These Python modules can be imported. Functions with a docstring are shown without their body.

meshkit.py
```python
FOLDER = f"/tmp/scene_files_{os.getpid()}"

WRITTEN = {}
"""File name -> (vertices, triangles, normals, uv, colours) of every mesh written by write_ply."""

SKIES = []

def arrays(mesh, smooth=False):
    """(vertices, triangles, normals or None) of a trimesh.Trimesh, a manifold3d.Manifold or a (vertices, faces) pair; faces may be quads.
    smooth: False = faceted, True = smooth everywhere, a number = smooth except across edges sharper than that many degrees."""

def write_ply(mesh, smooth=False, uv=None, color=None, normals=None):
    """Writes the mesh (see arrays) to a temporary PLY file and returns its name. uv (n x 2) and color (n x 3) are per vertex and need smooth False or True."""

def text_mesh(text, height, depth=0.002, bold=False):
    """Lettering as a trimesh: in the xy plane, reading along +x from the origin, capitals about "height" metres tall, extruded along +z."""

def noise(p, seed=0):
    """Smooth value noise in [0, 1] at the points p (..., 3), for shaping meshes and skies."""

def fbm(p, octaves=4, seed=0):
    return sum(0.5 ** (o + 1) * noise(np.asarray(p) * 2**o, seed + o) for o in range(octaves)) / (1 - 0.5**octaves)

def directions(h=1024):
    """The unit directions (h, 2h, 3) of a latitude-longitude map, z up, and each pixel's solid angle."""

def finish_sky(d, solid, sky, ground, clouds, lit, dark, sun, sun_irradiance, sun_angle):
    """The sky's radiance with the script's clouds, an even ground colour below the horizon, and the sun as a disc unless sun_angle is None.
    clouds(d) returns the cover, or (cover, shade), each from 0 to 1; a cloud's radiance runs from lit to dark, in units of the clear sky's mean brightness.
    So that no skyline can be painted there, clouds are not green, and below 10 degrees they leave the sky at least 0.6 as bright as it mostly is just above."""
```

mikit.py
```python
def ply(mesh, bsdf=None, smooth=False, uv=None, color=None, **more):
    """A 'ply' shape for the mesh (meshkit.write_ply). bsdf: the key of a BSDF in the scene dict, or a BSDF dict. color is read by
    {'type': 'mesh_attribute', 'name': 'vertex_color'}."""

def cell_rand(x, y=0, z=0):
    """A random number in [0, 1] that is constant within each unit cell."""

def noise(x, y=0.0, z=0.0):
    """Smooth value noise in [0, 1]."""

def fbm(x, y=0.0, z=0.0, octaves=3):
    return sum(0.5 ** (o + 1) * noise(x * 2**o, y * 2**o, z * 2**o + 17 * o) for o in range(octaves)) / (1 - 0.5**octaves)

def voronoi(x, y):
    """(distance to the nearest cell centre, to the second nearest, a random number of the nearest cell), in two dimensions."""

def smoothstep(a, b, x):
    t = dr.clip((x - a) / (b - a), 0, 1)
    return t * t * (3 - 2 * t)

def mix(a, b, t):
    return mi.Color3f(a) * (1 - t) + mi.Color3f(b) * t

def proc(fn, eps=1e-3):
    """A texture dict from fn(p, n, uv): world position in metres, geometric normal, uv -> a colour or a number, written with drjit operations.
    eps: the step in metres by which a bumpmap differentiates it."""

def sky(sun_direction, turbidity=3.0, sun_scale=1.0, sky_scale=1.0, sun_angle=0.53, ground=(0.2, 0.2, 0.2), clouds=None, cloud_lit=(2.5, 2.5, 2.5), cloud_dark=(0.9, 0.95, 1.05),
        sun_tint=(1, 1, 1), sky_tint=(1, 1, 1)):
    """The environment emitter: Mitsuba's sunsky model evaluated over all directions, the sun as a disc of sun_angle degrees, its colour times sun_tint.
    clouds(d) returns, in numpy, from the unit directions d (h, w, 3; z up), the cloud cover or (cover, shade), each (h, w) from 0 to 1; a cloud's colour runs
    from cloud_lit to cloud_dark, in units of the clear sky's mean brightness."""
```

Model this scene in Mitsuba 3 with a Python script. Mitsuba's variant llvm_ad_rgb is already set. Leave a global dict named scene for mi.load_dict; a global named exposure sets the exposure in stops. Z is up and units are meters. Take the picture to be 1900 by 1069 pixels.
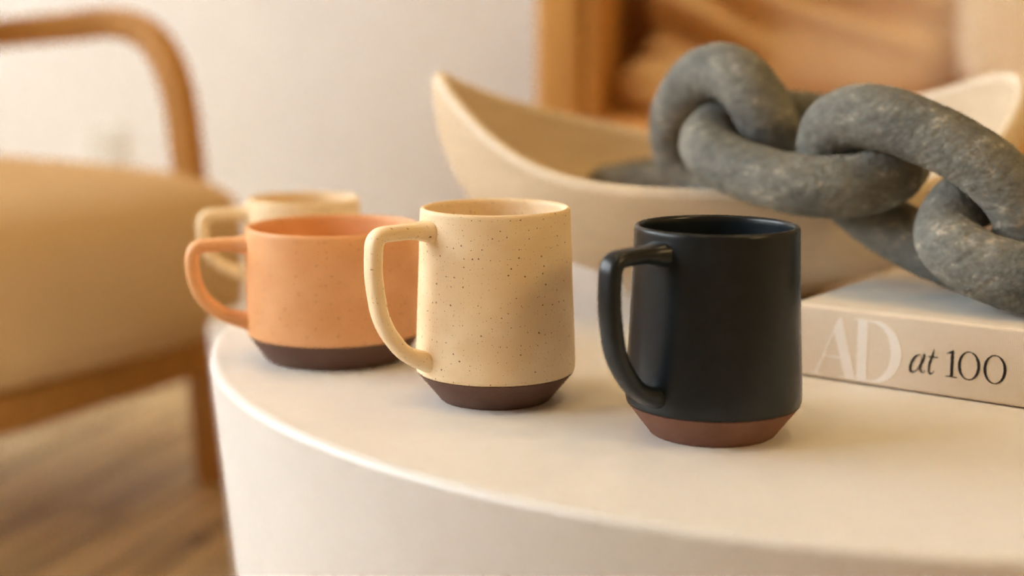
import math
import numpy as np
import drjit as dr
import mitsuba as mi
import trimesh
import mikit
import meshkit
from shapely.geometry import Polygon, Point, LineString, box as sbox
from shapely.ops import unary_union
from shapely import affinity
from scipy.interpolate import PchipInterpolator, CubicSpline
from mikit import proc, noise, fbm, smoothstep, mix, cell_rand

T = mi.ScalarTransform4f
scene, labels = {}, {}

# ---------------------------------------------------------------- camera, sky, lamps, exposure
TZ = 0.40                       # height of the white table
CAM = np.array([0.0, 0.0, TZ + 0.2075])
PITCH = math.atan(484.5 / 2800.0)
FOV = math.degrees(2 * math.atan(950.0 / 2800.0))
exposure = 1.17
scene['camera'] = {
    'type': 'thinlens', 'fov': FOV, 'fov_axis': 'x', 'aperture_radius': 0.0085, 'focus_distance': 0.80,
    'near_clip': 0.02, 'far_clip': 60.0,
    'to_world': T().look_at(origin=CAM.tolist(), target=(CAM + [0, math.cos(PITCH), -math.sin(PITCH)]).tolist(), up=[0, 0, 1]),
}


def overcast(d):
    n = meshkit.fbm(d * 2.5, 3, 5)
    return np.ones(d.shape[:2]), 0.25 * n


scene['sky'] = mikit.sky((0.4, -0.6, 0.7), turbidity=4.0, sun_scale=0.0, sky_scale=16.5, ground=(0.30, 0.29, 0.27),
                         clouds=overcast, cloud_lit=(2.38, 2.5, 2.56), cloud_dark=(1.45, 1.5, 1.54))
LAMP = (1.0, 0.72, 0.34)
DOWNLIGHTS = [(0.75, 0.45, 34.0), (-0.45, 0.25, 26.0), (0.85, 1.45, 28.0), (-0.5, 1.75, 18.0)]
GLOBE = 11.0


def rgb(*c):
    return {'type': 'rgb', 'value': [float(x) for x in c]}


def principled(color, rough=0.5, spec=0.5, **kw):
    return {'type': 'principled', 'base_color': color if isinstance(color, dict) else rgb(*color), 'roughness': rough, 'specular': spec, **kw}


def two(b):
    return {'type': 'twosided', 'bsdf': b}


def bump(b, fn, scale, eps=5e-4):
    return {'type': 'bumpmap', 'texture': proc(fn, eps), 'scale': scale, 'bsdf': b}


# ---------------------------------------------------------------- helpers
def key_of(base):
    if base not in USED:
        USED[base] = 0
        return base
    USED[base] += 1
    return f'{base}_{USED[base]:03d}'


USED = {}


def tag(key, label=None, category=None, group=None, kind=None):
    d = {k: v for k, v in dict(label=label, category=category, group=group, kind=kind).items() if v}
    if d:
        labels[key] = d
    return key


def thing(name, label, category, group=None):
    return tag(key_of(name), label, category, group)


def part(parent, name, mesh, bsdf, smooth=False, label=None, kind=None):
    k = key_of(f'{parent}__{name}')
    scene[k] = mikit.ply(mesh, bsdf, smooth=smooth)
    return tag(k, label=label, kind=kind)


def single(name, mesh, bsdf, label=None, category=None, smooth=False, group=None, kind=None):
    k = key_of(name)
    scene[k] = mikit.ply(mesh, bsdf, smooth=smooth)
    return tag(k, label, category, group, kind)


def cat(*ms):
    return trimesh.util.concatenate([m for m in ms])


def bevel_box(sx, sy, sz, r=0.004, seg=3, center=(0, 0, 0)):
    """A box with rounded edges (hull of corner balls)."""
    r = min(r, 0.49 * min(sx, sy, sz))
    s = trimesh.creation.icosphere(subdivisions=seg if seg < 3 else 2, radius=r)
    pts = np.vstack([s.vertices + [a * (sx / 2 - r), b * (sy / 2 - r), c * (sz / 2 - r)] for a in (-1, 1) for b in (-1, 1) for c in (-1, 1)])
    m = trimesh.convex.convex_hull(pts)
    m.apply_translation(center)
    return m


def place(m, rot=None, loc=(0, 0, 0)):
    m = m.copy()
    M = np.eye(4)
    if rot is not None:
        M[:3, :3] = rot
    M[:3, 3] = loc
    m.apply_transform(M)
    return m


def rotz(deg):
    a = math.radians(deg)
    return np.array([[math.cos(a), -math.sin(a), 0], [math.sin(a), math.cos(a), 0], [0, 0, 1]])


def lathe(profile, sections=128, center=(0, 0, 0)):
    p = np.asarray(profile, float)
    n = len(p)
    ang = np.linspace(0, 2 * np.pi, sections, endpoint=False)
    v = np.stack([p[None, :, 0] * np.cos(ang)[:, None], p[None, :, 0] * np.sin(ang)[:, None], np.broadcast_to(p[:, 1], (sections, n))], -1).reshape(-1, 3)
    f = []
    for i in range(sections):
        a, b = i * n, ((i + 1) % sections) * n
        for j in range(n - 1):
            if p[j, 0] > 1e-9:
                f.append([a + j, b + j, b + j + 1])
            if p[j + 1, 0] > 1e-9:
                f.append([a + j, b + j + 1, a + j + 1])
    m = trimesh.Trimesh(v + np.asarray(center), f, process=False)
    m.merge_vertices()
    if m.volume < 0:
        m.invert()
    return m


def sweep(path, wid, thk, up, n=24, power=2.6, closed=False, caps=True):
    """A rounded-rectangle section swept along path. wid: half extents along the binormal (per point), thk: along the in-plane normal.
    up: the fixed binormal direction (the path lies in the plane normal to it), or None for a circular tube with a rotation-minimising frame."""
    P = np.asarray(path, float)
    k = len(P)
    wid, thk = np.broadcast_to(wid, (k,)), np.broadcast_to(thk, (k,))
    tan = np.roll(P, -1, 0) - np.roll(P, 1, 0) if closed else np.gradient(P, axis=0)
    tan /= np.linalg.norm(tan, axis=1, keepdims=True)
    b = np.broadcast_to(np.asarray(up, float), P.shape)
    b = b - tan * (b * tan).sum(1, keepdims=True)
    b = b / np.linalg.norm(b, axis=1, keepdims=True)
    nn = np.cross(b, tan)
    a = np.linspace(0, 2 * np.pi, n, endpoint=False)
    c, s = np.cos(a), np.sin(a)
    cx, sy = np.sign(c) * abs(c) ** (2 / power), np.sign(s) * abs(s) ** (2 / power)
    v = P[:, None] + b[:, None] * (cx[None] * wid[:, None])[..., None] + nn[:, None] * (sy[None] * thk[:, None])[..., None]
    v = v.reshape(-1, 3)
    f = []
    for i in range(k if closed else k - 1):
        i2 = (i + 1) % k
        for j in range(n):
            j2 = (j + 1) % n
            f += [[i * n + j, i * n + j2, i2 * n + j2], [i * n + j, i2 * n + j2, i2 * n + j]]
    if not closed and caps:
        v = np.vstack([v, P[0], P[-1]])
        for j in range(n):
            j2 = (j + 1) % n
            f += [[k * n, j2, j], [k * n + 1, (k - 1) * n + j, (k - 1) * n + j2]]
    m = trimesh.Trimesh(v, f, process=False)
    if m.volume < 0:
        m.invert()
    return m


def smooth_curve(pts, n):
    pts = np.asarray(pts, float)
    d = np.r_[0, np.cumsum(np.linalg.norm(np.diff(pts, axis=0), axis=1))]
    return CubicSpline(d, pts, axis=0)(np.linspace(0, d[-1], n))


def rounded_path(pts, radii, seg=8, step=None):
    """A polyline with its corners rounded by quadratic arcs."""
    pts = [np.asarray(p, float) for p in pts]
    out = [pts[0]]
    for i in range(1, len(pts) - 1):
        a, b, c = pts[i - 1], pts[i], pts[i + 1]
        r = min(radii[i - 1], .48 * np.linalg.norm(a - b), .48 * np.linalg.norm(c - b))
        p0 = b + (a - b) / np.linalg.norm(a - b) * r
        p2 = b + (c - b) / np.linalg.norm(c - b) * r
        for t in np.linspace(0, 1, seg):
            out.append((1 - t) ** 2 * p0 + 2 * t * (1 - t) * b + t * t * p2)
    out.append(pts[-1])
    P = np.array(out)
    d = np.r_[0, np.cumsum(np.linalg.norm(np.diff(P, axis=0), axis=1))]
    keep = np.r_[True, np.diff(d) > 1e-9]
    P, d = P[keep], d[keep]
    t = np.linspace(0, d[-1], step or 60)
    return np.stack([np.interp(t, d, P[:, k]) for k in range(P.shape[1])], 1)


# ---------------------------------------------------------------- materials
def plaster(p, n, uv):
    return mix((0.79, 0.775, 0.75), (0.83, 0.815, 0.79), fbm(p.x * 1.7, p.y * 1.7, p.z * 1.7, 3))


scene['m_wall'] = two({'type': 'diffuse', 'reflectance': proc(plaster)})


def table_color(p, n, uv):
    t = fbm(p.x * 9, p.y * 9, p.z * 9, 3)
    g = fbm(p.x * 140, p.y * 140, p.z * 140, 2)
    return mix((0.615, 0.60, 0.57), (0.675, 0.66, 0.63), 0.7 * t + 0.3 * g)


def table_relief(p, n, uv):
    return 0.5 * fbm(p.x * 260, p.y * 260, p.z * 260, 2) + 0.5 * fbm(p.x * 70, p.y * 70, p.z * 70, 2)


scene['m_table'] = two(bump(principled(proc(table_color), 0.42, 0.45), table_relief, 0.00035))


def spots(u, v, cell, rmin, rmax, prob, seed):
    """Round specks scattered one to a cell: 1 inside a speck, 0 outside."""
    a, b = u / cell, v / cell
    i, j = dr.floor(a), dr.floor(b)
    ru, rv = cell_rand(i, j, seed), cell_rand(i, j, seed + 1)
    rr = cell_rand(i, j, seed + 2)
    rad = (rmin + (rmax - rmin) * rr * rr * rr) / cell
    cx, cy = 0.2 + 0.6 * ru, 0.2 + 0.6 * rv
    d = dr.sqrt(dr.square(a - i - cx) + dr.square(b - j - cy))
    on = dr.select(cell_rand(i, j, seed + 3) < prob, mi.Float(1), mi.Float(0))
    return on * (1 - smoothstep(0.6 * rad, 1.15 * rad, d))


def glaze(center, radius, handle_deg, base, blot, speck, many, seed, flat=False):
    ca, sa = math.cos(math.radians(handle_deg)), math.sin(math.radians(handle_deg))

    def fn(p, n, uv):
        x, y = p.x - center[0], p.y - center[1]
        if flat:                                     # the handle: along its own plane
            u, v = x * ca + y * sa, p.z
            w = x * -sa + y * ca
            u = u + 0.7 * w
        else:
            u, v = dr.atan2(y, x) * radius, p.z
        m = fbm(p.x * 55 + seed, p.y * 55, p.z * 55, 3)
        c = mix(base, blot, smoothstep(0.35, 0.75, m))
        s1 = spots(u, v, 0.0052, 0.0002, 0.0006, 0.62 * many, seed)
        s2 = spots(u + 0.013, v + 0.007, 0.0026, 0.00010, 0.00030, 0.75 * many, seed + 20)
        c = c * (1 - s1) + mi.Color3f(speck) * s1
        return c * (1 - 0.65 * s2) + mi.Color3f(speck) * (0.65 * s2)
    return fn


def clay(base, dark):
    def fn(p, n, uv):
        g = 0.5 * fbm(p.x * 700, p.y * 700, p.z * 700, 2) + 0.5 * fbm(p.x * 90, p.y * 90, p.z * 90, 2)
        return mix(dark, base, g)
    return fn


scene['m_clay_dark'] = principled(proc(clay((0.150, 0.086, 0.064), (0.095, 0.053, 0.041))), 0.75, 0.3)
scene['m_clay_red'] = principled(proc(clay((0.195, 0.092, 0.060), (0.125, 0.058, 0.039))), 0.72, 0.3)


def navy(p, n, uv):
    return mix((0.0040, 0.0075, 0.0105), (0.0075, 0.0120, 0.0160), fbm(p.x * 160, p.y * 160, p.z * 160, 3))


scene['m_navy'] = principled(proc(navy), 0.30, 0.34)


def wood(along, across, up, c0, c1, fine=1.0):
    """Grain running along the axis 'along' (unit vectors in world space)."""
    al, ac, u = np.asarray(along, float), np.asarray(across, float), np.asarray(up, float)

    def fn(p, n, uv):
        a = p.x * al[0] + p.y * al[1] + p.z * al[2]
        b = p.x * ac[0] + p.y * ac[1] + p.z * ac[2]
        c = p.x * u[0] + p.y * u[1] + p.z * u[2]
        w = fbm(a * 3, b * 20 * fine, c * 20 * fine, 3)
        g = fbm(a * 9, b * 160 * fine, c * 160 * fine, 2)
        return mix(c0, c1, 0.65 * w + 0.35 * g)
    return fn


OAK0, OAK1 = (0.34, 0.150, 0.034), (0.62, 0.335, 0.095)
scene['m_oak'] = principled(proc(wood((0, 0, 1), (1, 0, 0), (0, 1, 0), OAK0, OAK1)), 0.45, 0.4)
scene['m_oak_flat'] = principled(proc(wood((0.989, -0.148, 0), (0.148, 0.989, 0), (0, 0, 1), (0.42, 0.20, 0.055), (0.62, 0.33, 0.105))), 0.45, 0.4)


def linen(c0, c1, k=900.0):
    def fn(p, n, uv):
        return mix(c0, c1, 0.6 * fbm(p.x * k, p.y * k, p.z * k, 2) + 0.4 * fbm(p.x * 8, p.y * 8, p.z * 8, 2))
    return fn


scene['m_seat'] = two(principled(proc(linen((0.54, 0.385, 0.205), (0.64, 0.465, 0.26))), 0.85, 0.2, sheen=0.4))
scene['m_tan'] = two(principled(proc(linen((0.71, 0.54, 0.345), (0.80, 0.63, 0.42), 500)), 0.75, 0.25, sheen=0.3))
scene['m_ivory'] = two(principled(proc(linen((0.74, 0.63, 0.47), (0.82, 0.72, 0.56), 500)), 0.9, 0.2, sheen=0.3))


def bowl_color(p, n, uv):
    a = fbm(p.x * 14, p.y * 14, p.z * 60, 3)
    b = fbm(p.x * 180, p.y * 180, p.z * 420, 2)
    return mix((0.50, 0.385, 0.255), (0.63, 0.505, 0.35), 0.65 * a + 0.35 * b)


scene['m_bowl'] = two(principled(proc(bowl_color), 0.62, 0.3))
scene['m_bowl_rim'] = two(principled(proc(lambda p, n, uv: mix((0.60, 0.50, 0.37), (0.72, 0.62, 0.48), fbm(p.x * 60, p.y * 60, p.z * 60, 3))), 0.6, 0.3))


def stone(p, n, uv):
    a = fbm(p.x * 28, p.y * 28, p.z * 28, 4)
    b = fbm(p.x * 150 + 7, p.y * 150, p.z * 150, 3)
    c = fbm(p.x * 420, p.y * 420, p.z * 420 + 3, 2)
    base = mix((0.055, 0.060, 0.055), (0.255, 0.250, 0.215), smoothstep(0.15, 0.9, 0.5 * a + 0.3 * b + 0.2 * c))
    chalk = 1.0 * smoothstep(0.54, 0.74, 0.6 * b + 0.4 * a) * smoothstep(0.40, 0.70, c)
    return base * (1 - 0.75 * chalk) + mi.Color3f(0.42, 0.37, 0.29) * (0.75 * chalk)


def stone_relief(p, n, uv):
    return 0.6 * fbm(p.x * 190, p.y * 190, p.z * 190, 3) + 0.4 * fbm(p.x * 600, p.y * 600, p.z * 600, 2)


scene['m_stone'] = bump(principled(proc(stone), 0.72, 0.3), stone_relief, 0.0022)

E1, E2 = np.array([0.8, -0.6, 0.0]), np.array([0.6, 0.8, 0.0])
B0 = np.array([0.172, 0.893, TZ])


def spine_cloth(p, n, uv):
    u = (p.x - B0[0]) * E1[0] + (p.y - B0[1]) * E1[1]
    rib = 0.5 + 0.5 * dr.sin(u * (2 * math.pi / 0.00105))
    return mix((0.69, 0.595, 0.475), (0.80, 0.715, 0.60), 0.75 * rib + 0.25 * fbm(p.x * 400, p.y * 400, p.z * 400, 2))


scene['m_spine'] = principled(proc(spine_cloth), 0.8, 0.2)


def cover_print(p, n, uv):
    u = (p.x - B0[0]) * E1[0] + (p.y - B0[1]) * E1[1]
    v = (p.x - B0[0]) * E2[0] + (p.y - B0[1]) * E2[1]
    a = fbm(u * 22, v * 22 + 3, 0.5, 3)
    grey = smoothstep(0.005, 0.05, v) * smoothstep(0.30, 0.62, a + 1.2 * u)
    return mix((0.66, 0.60, 0.51), (0.42, 0.45, 0.45), 0.8 * grey)


scene['m_cover'] = principled(proc(cover_print), 0.45, 0.4)
scene['m_paper'] = principled((0.72, 0.66, 0.55), 0.9, 0.2)
scene['m_print_white'] = principled((0.88, 0.84, 0.79), 0.6, 0.3)
scene['m_print_black'] = principled((0.012, 0.012, 0.014), 0.5, 0.3)
scene['m_white_plastic'] = principled((0.70, 0.68, 0.63), 0.4, 0.5)
scene['m_dark_slot'] = principled((0.12, 0.11, 0.10), 0.6, 0.3)
scene['m_white_paint'] = two(principled((0.80, 0.78, 0.74), 0.5, 0.4))
scene['m_metal'] = {'type': 'roughconductor', 'material': 'Al', 'alpha': 0.25}
scene['m_black_metal'] = principled((0.03, 0.03, 0.03), 0.4, 0.5)

scene['m_warm_wall'] = two({'type': 'diffuse', 'reflectance': rgb(.50, .36, .215)})
scene['m_ceiling'] = two({'type': 'diffuse', 'reflectance': rgb(.60, .50, .37)})

# ---------------------------------------------------------------- the room
X0, X1, Y0, Y1, ZC = -2.5, 2.7, -2.6, 3.15, 2.7


def slab(x0, x1, y0, y1, z0, z1):
    m = trimesh.creation.box((x1 - x0, y1 - y0, z1 - z0))
    m.apply_translation(((x0 + x1) / 2, (y0 + y1) / 2, (z0 + z1) / 2))
    return m


tag(single('wall_back', slab(X0 - .1, X1 + .1, Y1, Y1 + .1, 0, ZC), 'm_wall'), 'plain white plastered wall', kind='structure')
tag(single('wall_right', slab(X1, X1 + .1, Y0, Y1, 0, ZC), 'm_warm_wall'), 'caramel coloured side wall', kind='structure')
tag(single('wall_front', slab(X0 - .1, X1 + .1, Y0 - .1, Y0, 0, ZC), 'm_warm_wall'), 'caramel coloured wall behind the viewer', kind='structure')
WY0, WY1, WZ0, WZ1 = -0.4, 2.8, 0.80, 2.45
tag(single('wall_left', cat(slab(X0 - .1, X0, Y0, WY0, 0, ZC), slab(X0 - .1, X0, WY1, Y1, 0, ZC), slab(X0 - .1, X0, WY0, WY1, 0, WZ0), slab(X0 - .1, X0, WY0, WY1, WZ1, ZC)), 'm_wall'),
    'white wall with a wide window opening', kind='structure')
tag(single('ceiling', slab(X0 - .1, X1 + .1, Y0 - .1, Y1 + .1, ZC, ZC + .1), 'm_ceiling'), 'warm cream ceiling', kind='structure')
fr = [slab(X0 - .08, X0 - .02, WY0, WY1, WZ0, WZ0 + .05), slab(X0 - .08, X0 - .02, WY0, WY1, WZ1 - .05, WZ1)]
fr += [slab(X0 - .08, X0 - .02, y, y + .05, WZ0 + .05, WZ1 - .05) for y in (WY0, (WY0 + WY1) / 2 - .025, WY1 - .05)]
tag(single('window_1', cat(*fr), 'm_white_paint'), 'wide white framed window letting in daylight', kind='structure')
tag(single('baseboard_back', bevel_box(X1 - X0 - .02, .014, .09, .003, 2, ((X0 + X1) / 2, Y1 - .008, .046)), 'm_white_paint'), 'low white baseboard', kind='structure')

# floor: wide rustic planks, each a piece of its own
PD = np.array([0.30, 0.954, 0.0])
PD /= np.linalg.norm(PD)
PC = np.array([PD[1], -PD[0], 0.0])
KNOTS = [(-0.378, 1.733, 0.020)]


def plank_tone(c0, c1, seed):
    def fn(p, n, uv):
        a = p.x * PD[0] + p.y * PD[1]
        b = p.x * PC[0] + p.y * PC[1]
        warp = 0.006 * fbm(a * 5 + seed, b * 9, 0.0, 2)
        w = fbm(a * 2.2 + seed, (b + warp) * 55, 0.3, 3)
        g = fbm(a * 8, (b + warp) * 260, 0.7, 2)
        c = mix(c0, c1, smoothstep(0.25, 0.75, 0.6 * w + 0.4 * g))
        for kx, ky, kr in KNOTS:
            ka, kb = kx * PD[0] + ky * PD[1], kx * PC[0] + ky * PC[1]
            d = dr.sqrt(dr.square((a - ka) * 0.8) + dr.square(b - kb))
            k = 1 - smoothstep(0.35 * kr, kr, d)
            c = c * (1 - 0.8 * k) + mi.Color3f(0.10, 0.05, 0.02) * (0.8 * k)
        return c
    return fn


for i, (c0, c1) in enumerate([((0.24, 0.162, 0.070), (0.64, 0.475, 0.245)), ((0.21, 0.145, 0.066), (0.58, 0.43, 0.22)), ((0.27, 0.180, 0.082), (0.67, 0.50, 0.26))]):
    scene[f'm_plank_{i}'] = principled(proc(plank_tone(c0, c1, 3.7 * i)), 0.55, 0.35)
tag(single('floor', slab(X0 - .1, X1 + .1, Y0 - .1, Y1 + .1, -.08, -.022), 'm_plank_1'), 'rustic oak plank floor', kind='structure')
room = sbox(X0, Y0, X1, Y1)
rng = np.random.default_rng(11)
PWD = 0.165
for i in range(-24, 30):
    off = rng.uniform(0, 1.9)
    for j in range(-3, 4):
        a0, a1 = j * 1.9 + off, (j + 1) * 1.9 + off - .0015
        b0, b1 = i * PWD + .00075, (i + 1) * PWD - .00075
        poly = Polygon([tuple((a * PD + b * PC)[:2]) for a, b in ((a0, b0), (a0, b1), (a1, b1), (a1, b0))]).intersection(room)
        if poly.is_empty or poly.geom_type != 'Polygon' or poly.area < .004:
            continue
        cx = poly.centroid
        if cx.y < 0.2:
            continue                                    # behind the viewer
        top = trimesh.creation.extrude_polygon(poly.buffer(-.0012), .0012, engine='earcut')
        top.apply_translation((0, 0, -.0012 - rng.uniform(0, .0005)))
        low = trimesh.creation.extrude_polygon(poly, .0196, engine='earcut')
        low.apply_translation((0, 0, -.0216))
        part('floor', 'plank', cat(low, top), f'm_plank_{rng.integers(3)}')
# outlet on the back wall
OX, OZ = -0.845, 0.345
t = thing('wall_outlet', 'small pale double outlet low on the white wall behind the armchair', 'outlet')
part(t, 'plate', bevel_box(.075, .006, .118, .0025, 2, (OX, Y1 - .0032, OZ)), 'm_white_plastic', 30)
for s in (-1, 1):
    k = part(t, 'socket', bevel_box(.034, .004, .030, .0018, 2, (OX, Y1 - .0075, OZ + s * .021)), 'm_white_plastic', 30)
    for dx in (-.006, .006):
        part(k, 'slot', trimesh.creation.box((.002, .001, .008), T_ := trimesh.transformations.translation_matrix((OX + dx, Y1 - .0098, OZ + s * .021))), 'm_dark_slot')

# ceiling lights and a paper globe lamp (outside the frame; they light the mugs from above and from the front right)
for i, (x, y, w) in enumerate(DOWNLIGHTS):
    where = ('front right of the table', 'front left of the table', 'above the bench', 'above the armchair')[i]
    t = thing('ceiling_light', f'round recessed warm ceiling light, {where}', 'ceiling light', 'recessed ceiling lights')
    part(t, 'trim_ring', lathe([(.085, 0), (.105, 0), (.105, -.008), (.100, -.012), (.085, -.012), (.085, 0)], 48, (x, y, ZC - .0005)), 'm_white_paint')
    k = part(t, 'lens', lathe([(0, -.006), (.084, -.006), (.084, -.002), (0, -.002)], 48, (x, y, ZC - .0005)), 'm_white_paint')
    scene[k]['emitter'] = {'type': 'area', 'radiance': rgb(*[w * c for c in LAMP])}
GX, GY, GZ = 1.45, -0.25, 1.45
t = thing('floor_lamp', 'floor lamp with a round paper globe at the right of the table', 'lamp')
part(t, 'base', lathe([(0, 0), (.14, 0), (.14, .014), (.13, .02), (0, .02)], 48, (GX, GY, 0.0005)), 'm_black_metal', 40)
part(t, 'pole', lathe([(0, .018), (.011, .018), (.011, GZ - .19), (0, GZ - .19)], 20, (GX, GY, 0)), 'm_black_metal', 40)
k = part(t, 'lamp_shade', trimesh.creation.icosphere(subdivisions=4, radius=.2), 'm_white_paint', True)
scene[k]['to_world'] = T().translate([GX, GY, GZ])
scene[k]['emitter'] = {'type': 'area', 'radiance': rgb(*[GLOBE * c for c in LAMP])}

# ---------------------------------------------------------------- tables
def drum(h, r, draft, edge):
    rb = r - math.tan(math.radians(draft)) * h
    prof = [(0, 0), (rb - .004, 0), (rb, .004)]
    for t in np.linspace(0.02, 1, 12)[:-1]:
        prof.append((rb + (r - rb) * t, .004 + (h - edge - .004) * t))
    for a in np.linspace(0, 90, 9):
        prof.append((r - edge + edge * math.cos(math.radians(a)), h - edge + edge * math.sin(math.radians(a))))
    for t in np.linspace(0.1, 1, 6):
        prof.append(((r - edge) * (1 - t), h))
    return lathe(prof, 256)


TC, TR = (0.270, 1.039), 0.4735
single('coffee_table', place(drum(TZ, TR, 5.2, .0055), loc=(*TC, 0)), 'm_table', 'round white drum coffee table carrying the mugs, bowl and book', 'table', 40)
single('side_table', place(drum(.298, .171, 4.0, .006), loc=(-.155, 1.60, 0)), 'm_table', 'smaller lower white drum side table behind the coral mug', 'table', 40)


# ---------------------------------------------------------------- mugs
def mug(label, cx, cy, height, rim_r, belly_r, base_r, handle_deg, mat, hmat, clay_mat, base_label=None):
    t = thing('mug', label, 'mug')
    c0 = (cx, cy, TZ)
    gz = 0.0165                                  # where the glaze ends
    zs = np.linspace(0, 1, 16)
    wall = [(belly_r - (belly_r - rim_r) * (0.75 * q + 0.25 * math.sin(q * math.pi / 2)), gz + .006 + (height - .003 - gz - .006) * q) for q in zs]
    lip = [(rim_r - .0017 + .0017 * math.cos(a), height - .0022 + .0022 * math.sin(a)) for a in np.linspace(0.25, math.pi - .1, 8)]
    inner = [(rim_r - .0034 - .0002, height - .004)]
    for q in np.linspace(0.12, 1, 10):
        inner.append((rim_r - .0038 + (belly_r - rim_r) * q * .9, height - .004 - (height - .004 - .018) * q))
    inner += [(belly_r - .0068, .0165), (belly_r - .009, .013), (belly_r - .014, .0105), (belly_r - .020, .0095), (0, .009)]
    low = [(0, .0075), (belly_r - .0110, .0078), (belly_r - .0038, gz - .0001), (belly_r - .0030, gz - .0001), (belly_r - .0012, gz - .0001), (belly_r - .0005, gz + .0005), (belly_r - .0001, gz + .0022)]
    part(t, 'body', lathe(low + wall + lip + inner, 160, c0), mat, 50)
    foot = [(0, .0035), (base_r - .006, .0035), (base_r - .004, .0004), (base_r - .0008, 0.0), (base_r + .0003, .0007)]
    for q in np.linspace(0.1, 1, 6):
        foot.append((base_r + .0003 + (belly_r - .0011 - base_r) * q, .0007 + (gz - .0003 - .0007) * q))
    foot += [(belly_r - .0035, gz - .0002), (belly_r - .010, .0068), (0, .0060)]
    part(t, 'base', lathe(foot, 160, c0), clay_mat, 35, base_label)
    # handle: square shouldered at the top, sloping in to the lower joint
    top, bot = height - .0108, .0258
    e = rim_r
    dh = top - bot
    ctrl = [(e - .0030, top - .0005), (e + .012, top + .0003), (e + .0322, top - .0004), (e + .0335, top - .30 * dh), (e + .0290, top - .68 * dh), (e + .0150, top - .935 * dh), (e - .0028 + (belly_r - rim_r) * .6, bot - .0012)]
    P2 = rounded_path(ctrl, [.004, .0068, .012, .018, .012], 14, 140)
    P2[1:-1] = .25 * P2[:-2] + .5 * P2[1:-1] + .25 * P2[2:]
    s = np.linspace(0, 1, len(P2))
    flare = 1 + .50 * np.exp(-(s / .07) ** 2) + .38 * np.exp(-((1 - s) / .09) ** 2)
    a = math.radians(handle_deg)
    er = np.array([math.cos(a), math.sin(a), 0])
    side = np.array([-math.sin(a), math.cos(a), 0])
    P3 = np.array([cx, cy, TZ]) + P2[:, :1] * er + P2[:, 1:] * np.array([0, 0, 1])
    part(t, 'handle', sweep(P3, .0064 * flare, .0043 * flare, side, 28, 2.6), hmat, 50)
    return t


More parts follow.
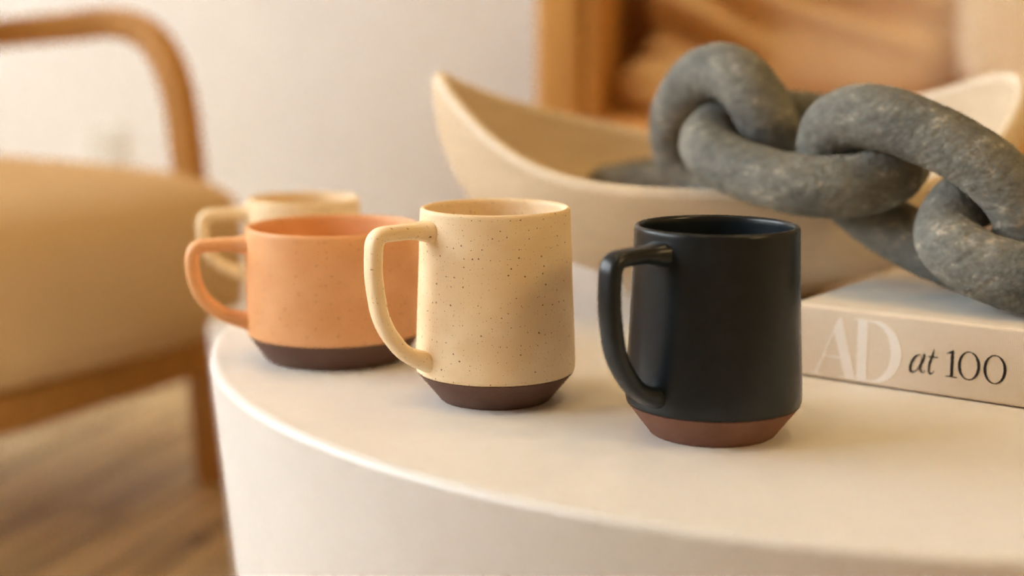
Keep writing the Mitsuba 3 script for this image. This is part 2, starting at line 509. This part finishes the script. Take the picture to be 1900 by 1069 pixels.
CREAM = dict(base=(0.73, 0.565, 0.350), blot=(0.79, 0.64, 0.425), speck=(0.22, 0.10, 0.030))
CORAL = dict(base=(0.70, 0.355, 0.155), blot=(0.74, 0.395, 0.190), speck=(0.40, 0.150, 0.055))
MUGS = [
    ('navy', 'satin navy black mug with a bare red clay base beside the book', .1043, .762, .1085, .042, .0455, .0325, 180 + 40, None, 1.0, 'm_clay_red'),
    ('cream', 'tall speckled cream mug with a dark clay base between the coral and the navy mug', -.0093, .8354, .1090, .042, .0452, .0312, 180 + 30, CREAM, 1.0, 'm_clay_dark'),
    ('coral', 'wide coral orange mug with a dark clay base near the table edge', -.1127, .945, .0845, .0550, .0556, .0440, 180 + 12, CORAL, 1.0, 'm_clay_dark'),
    ('rear', 'short cream mug standing behind the wide coral mug', -.1567, 1.127, .0815, .0420, .0450, .0315, 180 + 15, CREAM, 0.5, 'm_clay_dark'),
]
for i, (nm, lab, cx, cy, h, rr, br, fr_, hd, col, many, cl) in enumerate(MUGS):
    if col:
        scene[f'm_glaze_{nm}'] = two(principled(proc(glaze((cx, cy), .043, hd, col['base'], col['blot'], col['speck'], many, 40 * i)), 0.50, 0.4))
        scene[f'm_glaze_{nm}_handle'] = two(principled(proc(glaze((cx, cy), .043, hd, col['base'], col['blot'], col['speck'], many, 40 * i + 13, True)), 0.50, 0.4))
        mats = (f'm_glaze_{nm}', f'm_glaze_{nm}_handle')
    else:
        mats = ('m_navy', 'm_navy')
    mug(lab, cx, cy, h, rr, br, fr_, hd, *mats, cl, 'bare red clay base' if nm == 'navy' else 'dark brown clay base')

# ---------------------------------------------------------------- bowl
BX, BY, BA, BB = .1670, 1.19, .2295, .192
RADF = PchipInterpolator([0, .10, .18, .45, .8, 1.0], [.34, .42, .52, .87, .982, 1.0])


def rim_z(c, s):
    return .097 + .069 * np.abs(c) ** (3.1 - 1.8 * s) + .003 * s


def bowl_surface(k, ang, sf, inset, floor_z):
    c, s = np.cos(ang), np.sin(ang)
    zt = rim_z(c, s)
    n = len(sf)
    rad = RADF(sf)
    X = BX + (BA * rad[None] - inset) * c[:, None]
    Y = BY + (BB * rad[None] - inset) * s[:, None]
    Z = floor_z + (zt[:, None] - floor_z) * sf[None]
    return np.stack([X, Y, TZ + Z], -1)


def grid_faces(na, n, flip=False):
    f = []
    for i in range(na):
        a, b = i * n, ((i + 1) % na) * n
        for j in range(n - 1):
            q = [a + j, b + j, b + j + 1, a + j + 1]
            f += [[q[0], q[1], q[2]], [q[0], q[2], q[3]]]
    f = np.array(f)
    return f[:, ::-1] if flip else f


ang = np.linspace(0, 2 * np.pi, 200, endpoint=False)
sf = np.linspace(0, 1, 30)
TH = .0120
outer = bowl_surface(0, ang, sf, 0, 0.0005)
inner_ = bowl_surface(0, ang, sf, TH, 0.010)
vo, vi = outer.reshape(-1, 3), inner_.reshape(-1, 3)
n0 = len(vo)
ctr = np.array([[BX, BY, TZ + .0005], [BX, BY, TZ + .010]])
fo, fi = grid_faces(200, 30), grid_faces(200, 30, True) + n0
cap = []
for i in range(200):
    j = (i + 1) % 200
    cap += [[2 * n0, j * 30, i * 30], [2 * n0 + 1, n0 + i * 30, n0 + j * 30]]
    a_, b_, c_, d_ = i * 30 + 29, j * 30 + 29, n0 + j * 30 + 29, n0 + i * 30 + 29
    cap += [[a_, b_, c_], [a_, c_, d_]]
bowl_mesh = trimesh.Trimesh(np.vstack([vo, vi, ctr]), np.vstack([fo, fi, cap]), process=False)
if bowl_mesh.volume < 0:
    bowl_mesh.invert()
t = thing('bowl', 'large pale boat shaped bowl with raised pointed ends holding the grey chain', 'bowl')
part(t, 'shell', bowl_mesh, 'm_bowl', 50)
# the lip: a rounded band that closes the rim
lipP = []
for a in ang:
    c, s = math.cos(a), math.sin(a)
    lipP.append((BX + (BA - TH / 2) * c, BY + (BB - TH / 2) * s, TZ + rim_z(c, s) - .0002))
part(t, 'lip', sweep(np.array(lipP), .0068, .0050, (0, 0, 1), 20, 2.6, closed=True), 'm_bowl_rim', 50, 'paler rounded lip')

# ---------------------------------------------------------------- chain of five interlocked links
LINKS = [
    ([0.133, 1.2414, 0.0803], [-0.5086, 0.8548, -0.1031], [0.8524, 0.5167, 0.0796]),
    ([0.1471, 1.0618, 0.1302], [-0.1883, 0.8723, -0.4512], [-0.5311, 0.296, 0.7939]),
    ([0.1886, 0.9868, 0.1279], [0.6156, -0.7713, -0.1616], [-0.7734, -0.552, -0.3117]),
    ([0.2517, 0.9213, 0.1094], [0.7227, -0.5939, -0.3534], [-0.0593, -0.5627, 0.8245]),
    ([0.323, 0.8644, 0.0884], [0.8706, -0.4866, -0.0727], [-0.4441, -0.7136, -0.5418]),
]
t = thing('decorative_chain', 'chunky grey stone-like chain draped from the bowl onto the book', 'chain')
for i, (c, a, b) in enumerate(LINKS):
    a, b = np.array(a), np.array(b)
    nrm = np.cross(a, b)
    th = np.linspace(0, 2 * np.pi, 160, endpoint=False)
    cc, ss = np.cos(th), np.sin(th)
    P = np.array(c) + [0, 0, TZ] + a * (.070 * np.sign(cc) * np.abs(cc) ** (2 / 2.3))[:, None] + b * (.042 * np.sign(ss) * np.abs(ss) ** (2 / 2.3))[:, None]
    d = np.r_[0, np.cumsum(np.linalg.norm(np.diff(np.vstack([P, P[:1]]), axis=0), axis=1))]
    q = np.linspace(0, d[-1], 300, endpoint=False)
    P = np.stack([np.interp(q, d, np.r_[P[:, k], P[0, k]]) for k in range(3)], 1)
    rad = .0193 * (1 + .02 * np.sin(2 * np.pi * q / d[-1] * 2 + i))
    m = sweep(P, rad, rad, nrm, 72, 2.0, closed=True)
    v = np.array(m.vertices)
    m.vertices = v + m.vertex_normals * ((meshkit.fbm(v * 60 + 9 * i, 3, 4) - .5) * .0018 + (meshkit.fbm(v * 300 + 5 * i, 3, 8) - .5) * .0011)[:, None]
    part(t, 'link', m, 'm_stone', True)

# ---------------------------------------------------------------- book
BL, BW, BH = .315, .205, .0445
RB = np.stack([E1, E2, [0, 0, 1]], 1)


def book_box(u0, u1, v0, v1, z0, z1, r=.0012):
    m = bevel_box(u1 - u0, v1 - v0, z1 - z0, r, 2, ((u0 + u1) / 2, (v0 + v1) / 2, (z0 + z1) / 2))
    return place(m, RB, B0)


t = thing('book', 'thick pale linen bound book with lettering on its spine under the chain', 'book')
part(t, 'back_cover', book_box(-.001, BL, .001, BW, .0004, .0036), 'm_cover', 30)
part(t, 'front_cover', book_box(-.001, BL, .001, BW, BH - .0032, BH), 'm_cover', 30)
part(t, 'spine', book_box(-.001, BL, -.0030, .0010, .0008, BH - .0004, .0018), 'm_spine', 30)
part(t, 'pages', book_box(.003, BL - .004, .0012, BW - .005, .0037, BH - .0033, .0006), 'm_paper', 30)


def glyphs(shape, depth=.00035):
    gs = list(getattr(shape, 'geoms', [shape]))
    m = cat(*[trimesh.creation.extrude_polygon(g, depth, engine='earcut') for g in gs if g.area > 1e-4 * 1e-6])
    return m


def stand(m):
    """From the letter plane (x along the spine, y up) onto the spine's face."""
    R = np.stack([E1, [0, 0, 1], -E2], 1)
    return place(m, R, B0 - E2 * .0030)


def ell(cx, cy, rx, ry, tilt=0):
    e = affinity.scale(Point(0, 0).buffer(1, 48), rx, ry)
    return affinity.translate(affinity.rotate(e, tilt, origin=(0, 0)), cx, cy)


mm = .001
A_ = unary_union([
    Polygon([(27.2, 36.2), (28.9, 38.8), (29.9, 38.8), (40.0, 3.4), (33.2, 3.4), (25.2, 31.6)]),
    Polygon([(13.9, 3.4), (15.2, 3.4), (29.2, 37.6), (28.2, 38.2)]),
    Polygon([(18.2, 14.2), (32.0, 14.2), (32.0, 15.3), (18.6, 15.3)]),
    sbox(10.6, 2.8, 18.2, 3.6), sbox(29.6, 2.8, 42.0, 3.6)])
D_out = unary_union([ell(50.5, 21.0, 17.2, 18.4).intersection(sbox(48.0, 0, 70, 42)), sbox(40.5, 2.6, 49, 39.4)])
D_in = unary_union([ell(48.6, 21.0, 12.6, 17.3).intersection(sbox(48.0, 0, 70, 42)), sbox(46.7, 3.7, 48.6, 38.3)])
D_ = unary_union([D_out.difference(D_in), sbox(37.6, 38.6, 49, 39.4), sbox(37.6, 2.6, 48, 3.4)])
k = part(t, 'white_letter', stand(glyphs(affinity.scale(A_, mm, mm, origin=(0, 0)))), 'm_print_white', label='large white letter A on the spine')
part(t, 'white_letter', stand(glyphs(affinity.scale(D_, mm, mm, origin=(0, 0)))), 'm_print_white', label='large white letter D on the spine')


def stroke(pts, widths):
    """A pen stroke of changing width along a smooth curve."""
    P = smooth_curve(pts, 50)
    w = np.interp(np.linspace(0, 1, 50), np.linspace(0, 1, len(widths)), widths) / 2
    return unary_union([LineString([P[i], P[i + 1]]).buffer(float(w[i]), 12) for i in range(len(P) - 1)])


a_it = unary_union([
    ell(76.3, 17.4, 3.0, 6.1, -24).difference(ell(76.9, 17.7, 1.95, 5.35, -24)),
    stroke([(81.3, 23.2), (80.2, 18.5), (79.4, 14.4), (80.1, 12.9), (82.2, 14.2)], [1.3, 1.3, 1.3, .9, .35])])
t_it = unary_union([
    stroke([(86.9, 26.8), (85.6, 21.5), (84.4, 15.2), (84.9, 12.9), (87.4, 14.6)], [.5, 1.25, 1.35, 1.0, .35]),
    Polygon([(83.6, 22.3), (89.4, 22.3), (89.5, 22.9), (83.8, 22.9)])])
one = unary_union([
    Polygon([(96.9, 12.6), (98.6, 12.6), (98.6, 27.9), (97.8, 27.9), (94.6, 26.0), (94.6, 25.5), (96.9, 26.2)]),
    sbox(94.5, 12.3, 101.0, 12.85)])
z1 = ell(107.5, 20.2, 6.35, 8.2).difference(ell(107.5, 20.2, 4.75, 7.75))
z2 = ell(122.2, 20.1, 6.45, 8.2).difference(ell(122.2, 20.1, 4.85, 7.75))
for g, what in ((a_it, 'italic a'), (t_it, 'italic t'), (one, 'figure 1'), (z1, 'first figure 0'), (z2, 'second figure 0')):
    part(t, 'black_letter', stand(glyphs(affinity.scale(g, mm, mm, origin=(0, 0)))), 'm_print_black', label=f'black {what} on the spine')

# ---------------------------------------------------------------- soft shapes
def soft_box(sx, sy, sz, p=4.0, n=72, dome=0.0, fn=None):
    """A cushion: superellipsoid-like block, optionally domed on top and displaced by fn(local unit points) -> metres."""
    u = np.linspace(-1, 1, n)
    faces, verts, base = [], [], 0
    for ax in range(3):
        for sgn in (-1, 1):
            a, b = np.meshgrid(np.tan(u * math.pi / 4), np.tan(u * math.pi / 4), indexing='ij')
            q = np.zeros((n, n, 3))
            q[..., ax] = sgn
            q[..., (ax + 1) % 3], q[..., (ax + 2) % 3] = a, b
            verts.append(q.reshape(-1, 3))
            i, j = np.meshgrid(np.arange(n - 1), np.arange(n - 1), indexing='ij')
            k0 = base + i * n + j
            qd = np.stack([k0, k0 + n, k0 + n + 1, k0 + 1], -1).reshape(-1, 4)
            if sgn < 0:
                qd = qd[:, ::-1]
            faces.append(np.vstack([qd[:, [0, 1, 2]], qd[:, [0, 2, 3]]]))
            base += n * n
    v = np.vstack(verts)
    v = v / (np.abs(v) ** p).sum(1, keepdims=True) ** (1 / p)
    unit = v.copy()
    v = v * [sx / 2, sy / 2, sz / 2]
    if dome:
        v[:, 2] += dome * np.clip(unit[:, 2], 0, 1) * (1 - unit[:, 0] ** 2) * (1 - unit[:, 1] ** 2)
    m = trimesh.Trimesh(v, np.vstack(faces), process=False)
    m.merge_vertices(digits_vertex=7)
    if fn is not None:
        un = np.array(m.vertices) / [sx / 2, sy / 2, sz / 2]
        m.vertices = np.array(m.vertices) + m.vertex_normals * fn(un)[:, None]
    return m


# ---------------------------------------------------------------- armchair on the left
FU = np.array([-0.472, -0.882, 0.0])       # along the front rail, towards the viewer
FN = np.array([0.882, -0.472, 0.0])        # the way the chair faces
FL = np.array([-0.386, 1.945, 0.0])        # far front leg


def ch(s, u, z):
    """Chair point: s back from the front rail, u along it towards the viewer, z up."""
    return FL - FN * s + FU * u + np.array([0, 0, z])


RCH = np.stack([-FN, FU, [0, 0, 1]], 1)
if np.linalg.det(RCH) < 0:
    RCH = np.stack([-FN, -FU, [0, 0, 1]], 1)
t = thing('armchair', 'bent oak armchair with a thick beige upholstered seat beside the coffee table', 'armchair')
for u in (-.020, .660):
    path = smooth_curve([ch(.024, u, .001), ch(.040, u, .16), ch(.050, u, .32), ch(.060, u, .456), ch(.078, u, .545), ch(.110, u, .592), ch(.160, u, .611), ch(.24, u, .609), ch(.364, u, .600), ch(.50, u, .585), ch(.62, u, .572)], 90)
    s = np.linspace(0, 1, 90)
    part(t, 'arm', sweep(path, .0175 + .003 * np.sin(s * 3), .0200 + .013 * np.clip(1 - s * 3.5, 0, 1), FU, 24, 2.8), 'm_oak', 50)
    rear = smooth_curve([ch(.74, u, .001), ch(.70, u, .22), ch(.655, u, .45), ch(.635, u, .60), ch(.70, u, .86)], 50)
    part(t, 'rear_leg', sweep(rear, .017, .021, FU, 20, 2.8), 'm_oak', 50)


def chair_bar(s0, s1, u0, u1, z0, z1, r=.005):
    m = bevel_box(abs(s1 - s0), abs(u1 - u0), z1 - z0, r, 2)
    return place(m, RCH, ch((s0 + s1) / 2, (u0 + u1) / 2, (z0 + z1) / 2))


part(t, 'front_rail', chair_bar(.005, .040, .0, .64, .158, .206), 'm_oak', 30)
for u in (-.018, .658):
    part(t, 'side_rail', chair_bar(.045, .66, u - .012, u + .012, .163, .206), 'm_oak', 30)
part(t, 'seat', place(soft_box(.71, .690, .215, 5.5, 60, .036, lambda q: .004 * np.sin(q[:, 0] * 3 + q[:, 1] * 2)), RCH, ch(.278, .297, .3140)), 'm_seat', True, label='thick beige seat cushion')
bk = place(soft_box(.15, .60, .50, 4.0, 40), trimesh.transformations.rotation_matrix(math.radians(-14), (0, 1, 0))[:3, :3])
part(t, 'backrest', place(bk, RCH, ch(.575, .320, .70)), 'm_seat', True)

# ---------------------------------------------------------------- bench behind the bowl
SG = np.array([0.148, 0.989, 0.0])         # receding along the arm panel
SH = np.array([0.989, -0.148, 0.0])        # to the right
S0 = np.array([0.122, 2.21, 0.0])
RSB = np.stack([SH, SG, [0, 0, 1]], 1)


def sb(h, g, z):
    return S0 + SH * h + SG * g + np.array([0, 0, z])


def sbar(h0, h1, g0, g1, z0, z1, r=.006, seg=2):
    return place(bevel_box(h1 - h0, g1 - g0, z1 - z0, r, seg), RSB, sb((h0 + h1) / 2, (g0 + g1) / 2, (z0 + z1) / 2))


t = thing('bench', 'warm oak daybed frame with upright side boards behind the bowl', 'bench')
part(t, 'corner_post', sbar(-.088, -.021, -.015, .050, 0.001, 1.02, .014), 'm_oak', 40)
part(t, 'side_board', sbar(-.020, .000, .000, .62, .474, .98, .006), 'm_oak', 40)
part(t, 'side_board', sbar(-.088, -.0215, .56, .63, .001, .98, .012), 'm_oak', 40)
part(t, 'seat_board', sbar(-.020, 1.30, -.16, .66, .425, .4725, .008), 'm_oak_flat', 40)
part(t, 'back_board', sbar(-.020, 1.30, .621, .645, .40, .98, .006), 'm_oak', 40)
part(t, 'apron', sbar(.0, 1.26, -.10, -.07, .345, .4245, .004), 'm_oak', 40)
for h, g in ((1.24, -.10), (1.24, .60), (.02, .60)):
    part(t, 'leg', sbar(h - .03, h + .03, g - .03, g + .03, .001, .4245, .01), 'm_oak', 40)


def crease(x, y, x0, y0, x1, y1, w, depth):
    d = np.array([x1 - x0, y1 - y0])
    L = np.linalg.norm(d)
    d = d / L
    a = (x - x0) * d[0] + (y - y0) * d[1]
    b = -(x - x0) * d[1] + (y - y0) * d[0]
    fade = np.clip(a / (.15 * L), 0, 1) * np.clip((L - a) / (.5 * L), 0, 1)
    return -depth * fade * (np.exp(-(b / w) ** 2) - .75 * np.exp(-((b - 1.8 * w) / (1.1 * w)) ** 2) - .45 * np.exp(-((b + 1.8 * w) / (1.1 * w)) ** 2))


def tan_folds(q):
    x, z = q[:, 0], q[:, 2]
    f = crease(x, z, -.78, -.12, -.25, -.60, .075, .055)
    f += crease(x, z, -.62, -.05, .85, -.62, .085, .058)
    f += crease(x, z, -1.0, -.40, -.30, -.80, .068, .050)
    f += crease(x, z, -1.0, -.62, -.70, -.90, .055, .040)
    return np.where(q[:, 1] < .3, f, f * .2) + .004 * (meshkit.fbm(q * 3 + 5, 2, 9) - .5)


def lean(deg):
    return trimesh.transformations.rotation_matrix(math.radians(deg), (1, 0, 0))[:3, :3]


def cushion(name, label, category, mesh, mat, h, g, z, tilt, yaw=0):
    m = place(mesh, lean(tilt))
    m = place(m, rotz(yaw))
    lo = m.vertices[:, 2].min()
    return single(name, place(m, RSB, sb(h, g, z - lo)), mat, label, category, True)


ZB = .4728
cushion('cushion', 'large tan cushion with soft diagonal folds leaning on the bench', 'cushion', soft_box(.60, .17, .46, 3.2, 90, 0, tan_folds), 'm_tan', .350, .425, ZB, -14)
cushion('cushion', 'ivory cushion with vertical ribs at the right of the folded tan cushion', 'cushion',
        soft_box(.20, .10, .36, 3.0, 80, 0, lambda q: .0038 * np.sin(q[:, 0] * 26) * (np.abs(q[:, 1]) > .2)), 'm_ivory', .640, .27, ZB, -10)
cushion('cushion', 'tan cushion at the far right end of the bench', 'cushion', soft_box(.46, .15, .42, 3.2, 60, 0), 'm_tan', .93, .42, ZB, -12)
cushion('cushion', 'small crumpled tan cushion tucked low beside the bench side board', 'cushion',
        soft_box(.13, .12, .085, 2.6, 50, 0, lambda q: .016 * (meshkit.fbm(q * 1.6 + 3, 3, 2) - .5)), 'm_tan', .085, .20, ZB, 0, 20)
